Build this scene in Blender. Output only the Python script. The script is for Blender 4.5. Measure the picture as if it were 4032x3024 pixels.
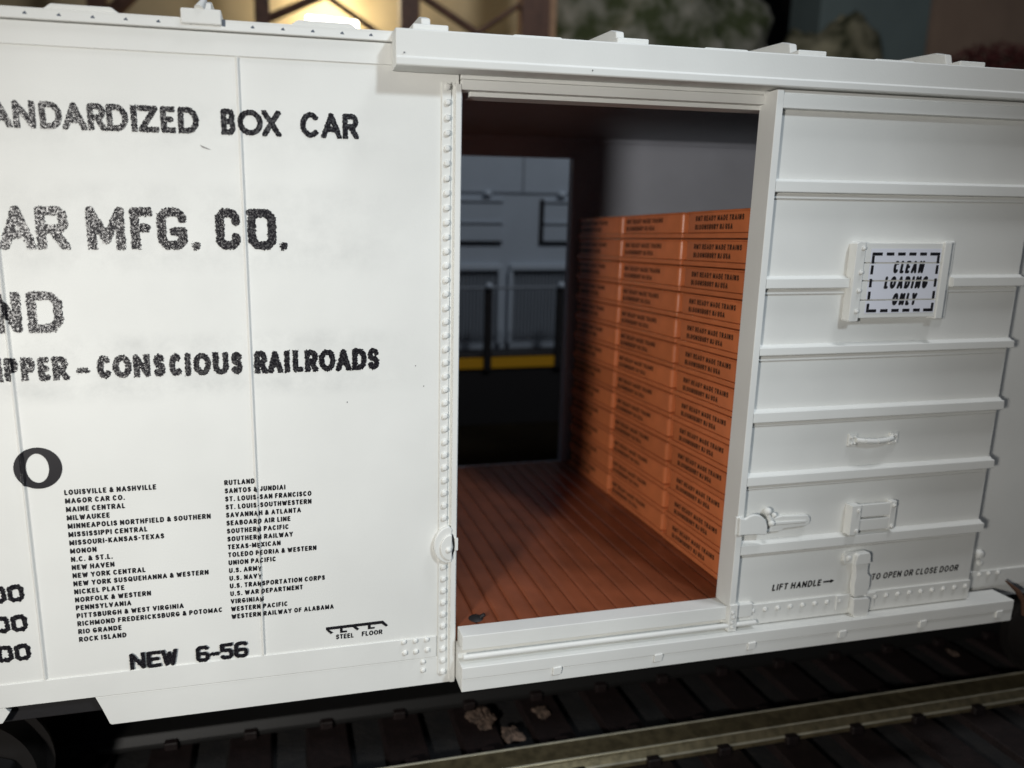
import bpy, bmesh, math, random
import numpy as np
from mathutils import Matrix, Vector, noise
random.seed(7)
sc = bpy.context.scene
for o in list(bpy.data.objects): bpy.data.objects.remove(o)
COL = sc.collection
R = math.radians

# ------------------------------------------------------------------ camera
cam_d = bpy.data.cameras.new('camera'); cam = bpy.data.objects.new('camera', cam_d); COL.objects.link(cam)
# right / down / forward axes of the camera written in world axes (X along the car, Y into it, Z up)
RC = [0.1926715961951593, -0.20911396037070157, 0.0048897592306155506]
_rx = np.array([[1,0,0],[0,math.cos(RC[0]),-math.sin(RC[0])],[0,math.sin(RC[0]),math.cos(RC[0])]])
_ry = np.array([[math.cos(RC[1]),0,math.sin(RC[1])],[0,1,0],[-math.sin(RC[1]),0,math.cos(RC[1])]])
_rz = np.array([[math.cos(RC[2]),-math.sin(RC[2]),0],[math.sin(RC[2]),math.cos(RC[2]),0],[0,0,1]])
_m = _rz @ _rx @ _ry
row = lambda r: Vector((r[0], r[2], -r[1]))
right, down, fwd = row(_m[0]), row(_m[1]), row(_m[2])
M = Matrix((right, -down, -fwd)).transposed().to_4x4(); M.translation = (-0.936, -3.63, 2.231)
cam.matrix_world = M
cam_d.sensor_width = 36; cam_d.lens = 2760.2274/4032*36
cam_d.shift_x = 318.1/4032; cam_d.shift_y = -33.1/4032
cam_d.clip_start = 0.05; cam_d.clip_end = 200
cam_d.dof.use_dof = True; cam_d.dof.focus_distance = 3.75; cam_d.dof.aperture_fstop = 0.52
sc.camera = cam

# ------------------------------------------------------------------ world, lamps, exposure
w = bpy.data.worlds.new('World'); sc.world = w; w.use_nodes = True
w.node_tree.nodes['Background'].inputs[0].default_value = (0.60, 0.74, 1.0, 1)
w.node_tree.nodes['Background'].inputs[1].default_value = 0.035
sc.view_settings.view_transform = 'Standard'; sc.view_settings.look = 'None'
sc.view_settings.exposure = 0; sc.view_settings.gamma = 1; sc.view_settings.use_curve_mapping = False
def lamp(name, kind, loc, power, color, size=0.2, aim=None):
    d = bpy.data.lights.new(name, kind); d.energy = power; d.color = color
    if kind == 'AREA': d.shape = 'DISK'; d.size = size
    else: d.shadow_soft_size = size
    o = bpy.data.objects.new(name, d); COL.objects.link(o); o.location = loc
    if aim: o.rotation_euler = (Vector(aim)-Vector(loc)).to_track_quat('-Z', 'Y').to_euler()
    return o
ceil = lamp('ceiling_lamp', 'SPOT', (5.0, -10.0, 10.5), 3900, (0.79, 0.90, 1.0), 0.75, (0.0, 0, 1.4))
ceil.data.spot_size = R(27); ceil.data.spot_blend = 1.0
desk = lamp('desk_lamp', 'SPOT', (-4.45, -5.5, 2.4), 1430, (1.0, 0.97, 0.915), 0.32, (0.25, 0, 0.8))
desk.data.spot_size = R(88); desk.data.spot_blend = 1.0
lamp('room_lamp', 'AREA', (5.0, -3.0, 15.5), 760, (0.93, 0.96, 1.0), 2.5, (6.0, 8, 4))

# ------------------------------------------------------------------ materials
def mat(name, col, rough=0.5, metal=0.0, noise_amt=0.0, noise_scale=6.0, bump=0.0, bump_scale=200.0, col2=None, spec=0.5, emit=None, estr=0.0, rnd=0.0, detail=5):
    m = bpy.data.materials.new(name); m.use_nodes = True; nt = m.node_tree; b = nt.nodes['Principled BSDF']
    b.inputs['Base Color'].default_value = (*col, 1); b.inputs['Roughness'].default_value = rough
    b.inputs['Metallic'].default_value = metal; b.inputs['Specular IOR Level'].default_value = spec
    tc = nt.nodes.new('ShaderNodeTexCoord')
    out = None
    if noise_amt or col2:
        n = nt.nodes.new('ShaderNodeTexNoise'); n.inputs['Scale'].default_value = noise_scale; n.inputs['Detail'].default_value = detail
        nt.links.new(tc.outputs['Object'], n.inputs['Vector'])
        r = nt.nodes.new('ShaderNodeValToRGB'); r.color_ramp.elements[0].position = 0.40 if name.startswith('mossy') else 0.34; r.color_ramp.elements[1].position = 0.70 if name.startswith('mossy') else 0.68
        c2 = col2 or tuple(c*(1-noise_amt) for c in col)
        r.color_ramp.elements[0].color = (*c2, 1); r.color_ramp.elements[1].color = (*col, 1)
        nt.links.new(n.outputs['Fac'], r.inputs['Fac']); out = r.outputs['Color']
        nt.links.new(out, b.inputs['Base Color'])
    if rnd:
        oi = nt.nodes.new('ShaderNodeObjectInfo'); hs = nt.nodes.new('ShaderNodeHueSaturation')
        mr = nt.nodes.new('ShaderNodeMapRange'); mr.inputs['To Min'].default_value = 1-rnd; mr.inputs['To Max'].default_value = 1+rnd
        nt.links.new(oi.outputs['Random'], mr.inputs['Value']); nt.links.new(mr.outputs['Result'], hs.inputs['Value'])
        if out: nt.links.new(out, hs.inputs['Color'])
        else: hs.inputs['Color'].default_value = (*col, 1)
        nt.links.new(hs.outputs['Color'], b.inputs['Base Color'])
    if bump:
        n2 = nt.nodes.new('ShaderNodeTexNoise'); n2.inputs['Scale'].default_value = bump_scale; n2.inputs['Detail'].default_value = 3
        nt.links.new(tc.outputs['Object'], n2.inputs['Vector'])
        bp = nt.nodes.new('ShaderNodeBump'); bp.inputs['Strength'].default_value = bump; bp.inputs['Distance'].default_value = 0.01
        nt.links.new(n2.outputs['Fac'], bp.inputs['Height']); nt.links.new(bp.outputs['Normal'], b.inputs['Normal'])
    if emit:
        b.inputs['Emission Color'].default_value = (*emit, 1); b.inputs['Emission Strength'].default_value = estr
    return m
WHITE  = mat('white_satin_paint', (0.80, 0.80, 0.765), 0.56, noise_amt=0.075, noise_scale=1.7, bump=0.05, bump_scale=90, spec=0.35)
INK    = mat('black_ink', (0.012, 0.011, 0.014), 0.42, bump=0.0)
INKR   = mat('rough_black_ink', (0.012, 0.011, 0.014), 0.36, bump=0.20, bump_scale=150, spec=0.62)
def speckle(m):
    nt = m.node_tree; b = nt.nodes['Principled BSDF']; tc = nt.nodes.new('ShaderNodeTexCoord')
    n = nt.nodes.new('ShaderNodeTexNoise'); n.inputs['Scale'].default_value = 105; n.inputs['Detail'].default_value = 2
    nt.links.new(tc.outputs['Object'], n.inputs['Vector'])
    r = nt.nodes.new('ShaderNodeMapRange'); r.inputs['From Min'].default_value = 0.46; r.inputs['From Max'].default_value = 0.64
    r.inputs['To Min'].default_value = 0.12; r.inputs['To Max'].default_value = 1.5
    nt.links.new(n.outputs['Fac'], r.inputs['Value']); nt.links.new(r.outputs['Result'], b.inputs['Specular IOR Level'])
speckle(INKR)
WALLW  = mat('white_lettered_paint', (0.80, 0.80, 0.765), 0.56, noise_amt=0.06, noise_scale=1.7, bump=0.05, bump_scale=90, spec=0.35)
def overspray(m):
    # thin grey ink haze printed around the four big lines of lettering
    nt = m.node_tree; b = nt.nodes['Principled BSDF']; L = nt.links.new
    tc = nt.nodes.new('ShaderNodeTexCoord'); sp = nt.nodes.new('ShaderNodeSeparateXYZ'); L(tc.outputs['Object'], sp.inputs[0])
    mr = nt.nodes.new('ShaderNodeMapRange'); mr.inputs['From Min'].default_value = 1.2; mr.inputs['From Max'].default_value = 3.0; L(sp.outputs['Z'], mr.inputs['Value'])
    cr = nt.nodes.new('ShaderNodeValToRGB'); cr.color_ramp.interpolation = 'EASE'; e = cr.color_ramp.elements
    e[0].position = 0; e[0].color = (0, 0, 0, 1); e[1].position = 1; e[1].color = (0, 0, 0, 1)
    for z, v in ((1.40, 0), (1.50, .9), (1.60, .5), (1.72, .8), (1.80, .1), (2.02, .1), (2.14, .7), (2.27, .6), (2.44, .5), (2.52, 0), (2.62, .2), (2.69, .5), (2.80, .4), (2.90, 0)):
        q = e.new((z-1.2)/1.8); q.color = (v, v, v, 1)
    L(mr.outputs['Result'], cr.inputs['Fac'])
    mx = nt.nodes.new('ShaderNodeMapRange'); mx.inputs['From Min'].default_value = -0.15; mx.inputs['From Max'].default_value = -0.65; L(sp.outputs['X'], mx.inputs['Value'])
    n = nt.nodes.new('ShaderNodeTexNoise'); n.inputs['Scale'].default_value = 5; n.inputs['Detail'].default_value = 8; n.inputs['Roughness'].default_value = 0.7; L(tc.outputs['Object'], n.inputs['Vector'])
    n2 = nt.nodes.new('ShaderNodeMapRange'); n2.inputs['From Min'].default_value = .40; n2.inputs['From Max'].default_value = .70; L(n.outputs['Fac'], n2.inputs['Value'])
    m1 = nt.nodes.new('ShaderNodeMath'); m1.operation = 'MULTIPLY'; L(cr.outputs['Color'], m1.inputs[0]); L(mx.outputs['Result'], m1.inputs[1])
    m2 = nt.nodes.new('ShaderNodeMath'); m2.operation = 'MULTIPLY'; L(m1.outputs[0], m2.inputs[0]); L(n2.outputs['Result'], m2.inputs[1])
    m3 = nt.nodes.new('ShaderNodeMath'); m3.operation = 'MULTIPLY'; L(m2.outputs[0], m3.inputs[0]); m3.inputs[1].default_value = 0.30
    mix = nt.nodes.new('ShaderNodeMix'); mix.data_type = 'RGBA'; L(m3.outputs[0], mix.inputs['Factor'])
    src = b.inputs['Base Color'].links[0].from_socket
    L(src, mix.inputs['A']); mix.inputs['B'].default_value = (0.30, 0.31, 0.31, 1); L(mix.outputs['Result'], b.inputs['Base Color'])
overspray(WALLW)
PLINK  = mat('brown_black_ink', (0.035, 0.014, 0.008), 0.6)
INSIDE = mat('grey_inner_plastic', (0.49, 0.505, 0.57), 0.5, noise_amt=0.1, noise_scale=2)
CARD   = mat('orange_carton', (0.66, 0.195, 0.072), 0.30, noise_amt=0.12, noise_scale=9, rnd=0.10, bump=0.10, bump_scale=60)
FLOORM = mat('brown_floor_plastic', (0.27, 0.077, 0.034), 0.30, noise_amt=0.28, noise_scale=4, bump=0.12, bump_scale=70)
STICK  = mat('white_sticker', (0.78, 0.79, 0.86), 0.4)
BLACK  = mat('black_plastic', (0.016, 0.015, 0.016), 0.55, bump=0.1, bump_scale=40)
RAILM  = mat('worn_rail_metal', (0.33, 0.27, 0.155), 0.34, metal=0.65, noise_amt=0.45, noise_scale=14, bump=0.1, bump_scale=60)
TIE    = mat('brown_tie_plastic', (0.016, 0.0085, 0.008), 0.6, noise_amt=0.5, noise_scale=12, bump=0.3, bump_scale=40)
BALLAST= mat('black_ballast', (0.016, 0.014, 0.013), 0.9, col2=(0.006, 0.006, 0.007), noise_scale=7, bump=0.8, bump_scale=25)
SCRAP  = mat('dry_glue_scrap', (0.20, 0.135, 0.10), 0.9, noise_amt=0.8, noise_scale=16)
LGREY  = mat('blue_grey_engine_paint', (0.42, 0.48, 0.55), 0.5, noise_amt=0.06, noise_scale=2)
LDARK  = mat('dark_grey_grille', (0.22, 0.25, 0.29), 0.6)  # darker grey of the grilles, hood seams and handrail
YELLOW = mat('yellow_stripe', (0.66, 0.34, 0.015), 0.5)
WOODB  = mat('brown_timber', (0.16, 0.075, 0.045), 0.6, noise_amt=0.4, noise_scale=5, bump=0.2, bump_scale=20)
CREAM  = mat('cream_board', (0.72, 0.56, 0.33), 0.8, noise_amt=0.22, noise_scale=0.9)
ROCKM  = mat('mossy_stone', (0.38, 0.35, 0.29), 0.9, col2=(0.050, 0.062, 0.020), noise_scale=1.9, bump=0.8, bump_scale=6, detail=8)
ROCKG  = mat('moss_stone_dark', (0.30, 0.265, 0.17), 0.9, col2=(0.035, 0.036, 0.013), noise_scale=2.2, bump=0.8, bump_scale=6, detail=8)
STONE  = mat('pale_stone', (0.26, 0.28, 0.28), 0.9, noise_amt=0.4, noise_scale=4)
TEAL   = mat('grey_green_panel', (0.16, 0.20, 0.19), 0.7, noise_amt=0.15, noise_scale=0.8)
BROWNW = mat('brown_board', (0.40, 0.27, 0.19), 0.8, noise_amt=0.15, noise_scale=1)
BACKD  = mat('dark_backdrop', (0.035, 0.032, 0.027), 0.9, noise_amt=0.4, noise_scale=0.5)
BUSHM  = mat('dark_red_foliage', (0.13, 0.022, 0.02), 0.8, rnd=0.2)
EDGEHI = mat('rail_edge_highlight', (0.85, 0.80, 0.62), 0.35, metal=0.5, noise_amt=0.35, noise_scale=6)
STEEL  = mat('bright_steel', (0.7, 0.7, 0.68), 0.25, metal=0.9)
TUBE   = mat('glowing_tube', (1, 0.95, 0.8), 0.5, emit=(1.0, 0.93, 0.75), estr=9)

# ------------------------------------------------------------------ object helpers
def link(name, mesh, m=None, parent=None):
    o = bpy.data.objects.new(name, mesh); COL.objects.link(o)
    if m: mesh.materials.append(m)
    if parent: o.parent = parent
    return o
def tag(o, label=None, cat=None, group=None, kind=None):
    for k, v in (('label', label), ('category', cat), ('group', group), ('kind', kind)):
        if v: o[k] = v
    return o
def empty(name, loc, label, cat, group=None):
    o = bpy.data.objects.new(name, None); COL.objects.link(o); o.location = loc; o.empty_display_size = 0.1
    return tag(o, label, cat, group)
class MB:
    def __init__(s): s.bm = bmesh.new()
    def box(s, x0, x1, y0, y1, z0, z1, mtx=None):
        vs = [s.bm.verts.new((x, y, z)) for x in (x0, x1) for y in (y0, y1) for z in (z0, z1)]
        for f in ((0,1,3,2),(4,6,7,5),(0,4,5,1),(2,3,7,6),(0,2,6,4),(1,5,7,3)): s.bm.faces.new([vs[i] for i in f])
        if mtx: bmesh.ops.transform(s.bm, matrix=mtx, verts=vs)
        return s
    def prism(s, pts, axis, a, b, mtx=None):
        """closed outline pts swept along axis from a to b; pts are the other two coordinates in x,y,z order"""
        def P(u, v, t): return {'x': (t, u, v), 'y': (u, t, v), 'z': (u, v, t)}[axis]
        A = [s.bm.verts.new(P(u, v, a)) for u, v in pts]; B = [s.bm.verts.new(P(u, v, b)) for u, v in pts]
        n = len(pts)
        fs = [s.bm.faces.new(A), s.bm.faces.new(B[::-1])] + [s.bm.faces.new((A[i], B[i], B[(i+1)%n], A[(i+1)%n])) for i in range(n)]
        bmesh.ops.recalc_face_normals(s.bm, faces=fs)
        if mtx: bmesh.ops.transform(s.bm, matrix=mtx, verts=A+B)
        return s
    def cyl(s, p0, p1, r0, r1=None, n=14):
        r1 = r0 if r1 is None else r1
        p0, p1 = Vector(p0), Vector(p1); d = (p1-p0).normalized(); u = d.orthogonal().normalized(); v = d.cross(u)
        A = [s.bm.verts.new(p0+r0*(math.cos(t)*u+math.sin(t)*v)) for t in [2*math.pi*i/n for i in range(n)]]
        B = [s.bm.verts.new(p1+r1*(math.cos(t)*u+math.sin(t)*v)) for t in [2*math.pi*i/n for i in range(n)]]
        fs = [s.bm.faces.new(A[::-1]), s.bm.faces.new(B)] + [s.bm.faces.new((A[i], A[(i+1)%n], B[(i+1)%n], B[i])) for i in range(n)]
        bmesh.ops.recalc_face_normals(s.bm, faces=fs); return s
    def ball(s, c, r, sy=1.0, seg=12):
        mt = Matrix.Translation(c) @ Matrix.Diagonal((r, r*sy, r, 1))
        bmesh.ops.create_uvsphere(s.bm, u_segments=seg, v_segments=seg//2+2, radius=1, matrix=mt); return s
    def rivet(s, x, y, z, r=0.017, h=0.016):
        # a rounded-square domed rivet head standing out towards -Y
        rings = []
        for (k, d) in ((1.0, 0.0), (0.96, 0.55), (0.72, 0.9), (0.35, 1.0)):
            rings.append([s.bm.verts.new((x+r*k*(abs(math.cos(t))**0.75)*math.copysign(1, math.cos(t)), y-h*d, z+r*k*(abs(math.sin(t))**0.75)*math.copysign(1, math.sin(t)))) for t in [2*math.pi*i/12+0.13 for i in range(12)]])
        fs = []
        for a, b in zip(rings, rings[1:]):
            fs += [s.bm.faces.new((a[i], a[(i+1)%12], b[(i+1)%12], b[i])) for i in range(12)]
        fs.append(s.bm.faces.new(rings[-1])); bmesh.ops.recalc_face_normals(s.bm, faces=fs); return s
    def build(s, name, m, parent=None, bevel=0.0, smooth=False, seg=2):
        me = bpy.data.meshes.new(name); s.bm.to_mesh(me); s.bm.free()
        o = link(name, me, m, parent)
        if smooth or bevel:
            me.polygons.foreach_set('use_smooth', [True]*len(me.polygons))
        if bevel:
            b = o.modifiers.new('bevel', 'BEVEL'); b.width = bevel; b.segments = seg; b.limit_method = 'ANGLE'; b.angle_limit = R(35); b.harden_normals = True
        elif smooth:
            try: me.set_sharp_from_angle(angle=R(40))
            except Exception: pass
        return o

# ------------------------------------------------------------------ lettering: stroke glyphs turned into meshes through a distance field
def arc(cx, cy, rx, ry, a0, a1, n=14):
    return [(cx+rx*math.cos(R(a0+(a1-a0)*i/n)), cy+ry*math.sin(R(a0+(a1-a0)*i/n))) for i in range(n+1)]
G = {
 'A': (0.92, [[(0,0),(.5,1),(1,0)], [(.17,.32),(.83,.32)]]),
 'B': (0.80, [[(0,0),(0,1),(.55,1)]+arc(.6,.765,.32,.235,90,-90)+[(0,.53)], [(0,.53),(.62,.53)]+arc(.65,.265,.35,.265,90,-90)+[(0,0)]]),
 'C': (0.86, [arc(.5,.5,.5,.5,48,312,26)]),
 'D': (0.86, [[(0,0),(0,1),(.45,1)]+arc(.45,.5,.55,.5,90,-90,20)+[(0,0)]]),
 'E': (0.70, [[(1,1),(0,1),(0,0),(1,0)], [(0,.52),(.88,.52)]]),
 'F': (0.68, [[(1,1),(0,1),(0,0)], [(0,.52),(.85,.52)]]),
 'G': (0.90, [arc(.5,.5,.5,.5,48,335,26)+[(1,.44),(.58,.44)]]),
 'H': (0.84, [[(0,0),(0,1)], [(1,0),(1,1)], [(0,.52),(1,.52)]]),
 'I': (0.20, [[(.5,0),(.5,1)]]),
 'J': (0.62, [[(1,1),(1,.3)]+arc(.5,.3,.5,.3,0,-165)]),
 'K': (0.82, [[(0,0),(0,1)], [(.95,1),(0,.36)], [(.3,.58),(1,0)]]),
 'L': (0.64, [[(0,1),(0,0),(1,0)]]),
 'M': (1.00, [[(0,0),(0,1),(.5,.15),(1,1),(1,0)]]),
 'N': (0.86, [[(0,0),(0,1),(1,0),(1,1)]]),
 'O': (0.92, [arc(.5,.5,.5,.5,0,360,30)]),
 'P': (0.78, [[(0,0),(0,1),(.6,1)]+arc(.65,.73,.35,.27,90,-90)+[(0,.46)]]),
 'Q': (0.92, [arc(.5,.5,.5,.5,0,360,30), [(.6,.3),(1,-.04)]]),
 'R': (0.82, [[(0,0),(0,1),(.6,1)]+arc(.63,.74,.35,.26,90,-90)+[(0,.48)], [(.48,.48),(1,0)]]),
 'S': (0.76, [arc(.5,.755,.46,.245,25,270,20)+arc(.5,.265,.48,.265,90,-155,20)[1:]]),
 'T': (0.76, [[(0,1),(1,1)], [(.5,1),(.5,0)]]),
 'U': (0.84, [[(0,1),(0,.34)]+arc(.5,.34,.5,.34,180,360,18)+[(1,1)]]),
 'V': (0.90, [[(0,1),(.5,0),(1,1)]]),
 'W': (1.16, [[(0,1),(.25,0),(.5,.85),(.75,0),(1,1)]]),
 'X': (0.86, [[(0,0),(1,1)], [(0,1),(1,0)]]),
 'Y': (0.86, [[(0,1),(.5,.45),(1,1)], [(.5,.45),(.5,0)]]),
 'Z': (0.78, [[(0,1),(1,1),(0,0),(1,0)]]),
 '&': (0.86, [[(1,.02),(.22,.68)]+arc(.42,.81,.24,.19,200,-20,12)+[(.1,.4)]+arc(.36,.24,.36,.24,150,290,12)[2:]+[(.95,.5)]]),
 '.': (0.20, [[(.5,0),(.5,.02)]]),
 '-': (0.42, [[(0,.46),(1,.46)]]),
 '5': (0.80, [[(1,1),(0.05,1),(0,.55),(.5,.62)]+arc(.55,.31,.45,.31,90,-150,16)]),
 '6': (0.80, [arc(.5,.32,.5,.32,0,360,22), [(0,.35),(0,.62)]+arc(.5,.62,.5,.38,180,35,12)]),
 '0': (0.80, [arc(.5,.5,.5,.5,0,360,28)]),
}
BLK = dict(G)   # squared block letters
ch = .24
oct_ = [(ch,1),(1-ch,1),(1,1-ch*.6),(1,ch*.6),(1-ch,0),(ch,0),(0,ch*.6),(0,1-ch*.6),(ch,1)]
BLK.update({
 'O': (0.8, [oct_]), '0': (0.8, [oct_]), 'C': (0.8, [[(1,.74),(1,1-ch*.6),(1-ch,1),(ch,1),(0,1-ch*.6),(0,ch*.6),(ch,0),(1-ch,0),(1,ch*.6),(1,.26)]]),
 'G': (0.8, [[(1,.80),(1,1-ch*.6),(1-ch,1),(ch,1),(0,1-ch*.6),(0,ch*.6),(ch,0),(1-ch,0),(1,ch*.6),(1,.42),(.58,.42)]]),
 'D': (0.8, [[(0,0),(0,1),(.72,1),(1,.8),(1,.2),(.72,0),(0,0)]]),
 'R': (0.8, [[(0,0),(0,1),(.8,1),(1,.88),(1,.6),(.8,.47),(0,.47)], [(.5,.47),(1,0)]]),
 '6': (0.8, [[(.97,.92),(.8,1),(.2,1),(0,.88),(0,.12),(.2,0),(.8,0),(1,.12),(1,.40),(.8,.51),(0,.51)]]),
 '5': (0.8, [[(1,1),(0,1),(0,.58),(.8,.58),(1,.46),(1,.12),(.8,0),(.2,0),(0.02,.09)]]),
})
_cache = {}
def glyph(c, W, H, t, rows=14, rough=0.0, font=G, slant=0.0, square=True, seed=0):
    key = (c, round(W, 4), round(H, 4), round(t, 4), rows, rough, id(font), slant, seed)
    if key in _cache: return _cache[key]
    segs = []
    for st in font[c][1]:
        P = [(t/2+x*(W-t), t/2+y*(H-t)) for x, y in st]
        if square:   # flat ends on straight strokes
            for end in (0, -1):
                a, b = (P[0], P[1]) if end == 0 else (P[-1], P[-2])
                d = math.hypot(a[0]-b[0], a[1]-b[1])
                on_edge = a[1] < t*.6 or a[1] > H-t*.6
                if d > t*1.2 and on_edge:
                    P[end] = (a[0]+(a[0]-b[0])/d*t*.6, a[1]+(a[1]-b[1])/d*t*.6)
        segs += list(zip(P, P[1:]))
    h = H/rows; pad = 2
    nx = int(math.ceil(W/h))+2*pad; ny = rows+2*pad
    X, Y = np.meshgrid((np.arange(nx+1)-pad)*h, (np.arange(ny+1)-pad)*h)
    D = np.full(X.shape, 1e9)
    for (ax, ay), (bx, by) in segs:
        dx, dy = bx-ax, by-ay; L = dx*dx+dy*dy
        u = np.clip(((X-ax)*dx+(Y-ay)*dy)/L, 0, 1) if L > 0 else 0
        D = np.minimum(D, np.hypot(X-ax-u*dx, Y-ay-u*dy))
    D -= t/2
    if square: D = np.maximum(D, np.maximum(np.maximum(-Y, Y-H), np.maximum(-X-t*.05, X-W-t*.05)))
    if rough:
        rg = np.random.RandomState(seed*131+ord(c))
        n = rg.randn(*D.shape)
        n2 = (n+np.roll(n, 1, 0)+np.roll(n, 1, 1))/1.7
        D = D + n2*rough*t
    V, F, idx = [], [], {}
    def vert(k, x, y):
        if k not in idx: idx[k] = len(V); V.append((x+slant*y, y))
        return idx[k]
    for j in range(ny):
        for i in range(nx):
            cs = [(i, j), (i+1, j), (i+1, j+1), (i, j+1)]
            ds = [D[b, a] for a, b in cs]
            if min(ds) >= 0: continue
            poly = []
            for k in range(4):
                (a, b), da = cs[k], ds[k]; (c2, d2), db = cs[(k+1) % 4], ds[(k+1) % 4]
                if da < 0: poly.append(vert((a, b), X[b, a], Y[b, a]))
                if (da < 0) != (db < 0):
                    f = da/(da-db); kk = ('e',)+tuple(sorted(((a, b), (c2, d2))))
                    poly.append(vert(kk, X[b, a]+f*(X[d2, c2]-X[b, a]), Y[b, a]+f*(Y[d2, c2]-Y[b, a])))
            if len(poly) >= 3: F.append(poly)
    _cache[key] = (V, F); return V, F
class Text:
    def __init__(s): s.V = []; s.F = []
    def put(s, gl, u, v):
        o = len(s.V); s.V += [(x+u, y+v) for x, y in gl[0]]; s.F += [[i+o for i in f] for f in gl[1]]
    def at_spans(s, spans, z, H, t, rows, rough=0, font=G, over=0.0, square=True):
        for k, (c, a, b) in enumerate(spans):
            s.put(glyph(c, b-a, H, t, rows, rough, font, 0, square, k), a, z)
    def line(s, txt, u, v, H, t, rows=12, scale=1.0, gap=0.20, space=0.40, font=G, slant=0.0, rough=0, square=False):
        x = u
        for c in txt:
            if c == ' ': x += space*H*scale; continue
            W = max(font[c][0]*H*scale, t); s.put(glyph(c, W, H, t, rows, rough, font, slant, square), x, v); x += W+gap*H*scale
        return x
    def build(s, name, fn, m, parent, label=None):
        me = bpy.data.meshes.new(name); me.from_pydata([fn(u, v) for u, v in s.V], [], s.F); me.update()
        o = link(name, me, m, parent)
        if label: o['label'] = label
        return o
def width(txt, H, scale, gap=0.20, space=0.40, t=0):
    return sum(space*H*scale if c == ' ' else max(G[c][0]*H*scale, t)+gap*H*scale for c in txt)-gap*H*scale

# ================================================================== SETTING
g = MB().box(-40, 50, -30, 40, -1.75, -1.56).build('ground', BALLAST); tag(g, kind='structure')
g = MB().box(-40, 50, 22, 22.3, -1.5, 30).build('backdrop_wall', BACKD); tag(g, kind='structure')

# ================================================================== BOXCAR
car = empty('boxcar', (0.86, 1.425, -1.4), 'white lettered model boxcar with its sliding door pushed open', 'boxcar')
car_inv = Matrix.Translation((-0.86, -1.425, 1.4))
def part(o):                      # geometry is written in world axes; keep it there under the car
    o.matrix_parent_inverse = car_inv; return o
SEAMS = (-1.105, -2.212, -3.317)
def ridge(x):
    for s in SEAMS:
        d = abs(x-s)
        if d < 0.012: return 0.013*0.5*(1+math.cos(math.pi*d/0.012))
    return 0.0
# side wall, left of the doorway (front sheet with the pressed ridges is one mesh)
b = MB()
b.box(-5.2, -0.03, 0.0, 0.045, -0.172, 3.165)
side = part(b.build('side_wall', WALLW, car, 0.003))
b = MB().box(-5.2, -0.128, -0.0075, -0.0005, -0.1685, -0.0365)
for x, z in ((-.321,-.049),(-.254,-.049),(-.187,-.049),(-.314,-.119),(-.25,-.118),(-.182,-.116)): b.rivet(x, -.0075, z, 0.014, 0.014)
part(b.build('side_sill_plate', WHITE, car, 0.003))
b = MB().box(-5.2, -0.025, -0.007, -0.0005, 3.066, 3.166); part(b.build('letter_board', WHITE, car, 0.004))
for s_ in SEAMS:
    prof = [(s_-0.012, -0.0005)]+[(s_-0.012+0.024*i/12, -0.0005-ridge(s_-0.012+0.024*i/12)) for i in range(1, 12)]+[(s_+0.012, -0.0005)]
    b = MB().prism(prof, 'z', -0.03, 3.062); part(b.build('panel_seam', WHITE, car, smooth=True))
# deep side skirt below the sill
b = MB()
b.prism([(-1.985, -0.172), (-1.955, -0.25), (-1.925, -0.338), (-1.915, -0.346), (-0.02, -0.346), (-0.012, -0.335), (-0.012, -0.172)], 'y', -0.0035, 0.04)
b.prism([(-2.42, -0.173), (-2.40, -0.20), (-2.44, -0.26), (-3.9, -0.28), (-3.9, -0.173)], 'y', -0.0025, 0.04)
for z in (-.192, -.246): b.rivet(-.207, -.0035, z, 0.014, 0.014)
sk = part(b.build('side_skirt', WHITE, car, 0.003))
# riveted door post
b = MB()
b.box(-0.119, -0.072, -0.012, -0.0005, -0.28, 3.0)
b.box(-0.0725, -0.050, -0.004, -0.0002, -0.30, 3.0)
b.box(-0.0505, -0.022, -0.024, 0.05, -0.335, 2.99)
b.box(-0.022, -0.0165, -0.017, 0.05, -0.330, 2.99)
z = 2.976
while z > -0.27:
    if not (0.40 < z < 0.66): b.rivet(-0.092, -0.012, z, 0.0165, 0.016)
    z -= 0.07368
post = part(b.build('door_post', WHITE, car, 0.004))
# lock disc on the post
b = MB()
n = 20
outer = [(-0.047, 0.628)]+[(-0.058+0.094*math.cos(R(a)), 0.535+0.112*math.sin(R(a))) for a in range(95, 266, 9)]+[(-0.047, 0.430), (-0.052, 0.47), (-0.040, 0.52), (-0.050, 0.57)]
b.prism(outer, 'y', -0.034, -0.001)
inner = [(-0.05, 0.598)]+[(-0.055+0.062*math.cos(R(a)), 0.523+0.078*math.sin(R(a))) for a in range(95, 266, 9)]+[(-0.05, 0.45)]
b.prism(inner, 'y', -0.046, -0.033)
lk = b.build('lock_plate', WHITE, post, 0.007, seg=3)
b = MB().ball((-0.070, -0.047, 0.512), 0.017, 0.8); b.box(-0.030, -0.0135, -0.034, -0.0245, 0.500, 0.572)
b.build('lock_pin', WHITE, post, smooth=True)
b = MB().prism([(-0.046, 0.60), (-0.035, 0.575), (-0.030, 0.53), (-0.034, 0.49), (-0.046, 0.455)], 'y', -0.0255, -0.0245)
b.build('lock_gap', BLACK, post)
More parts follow.
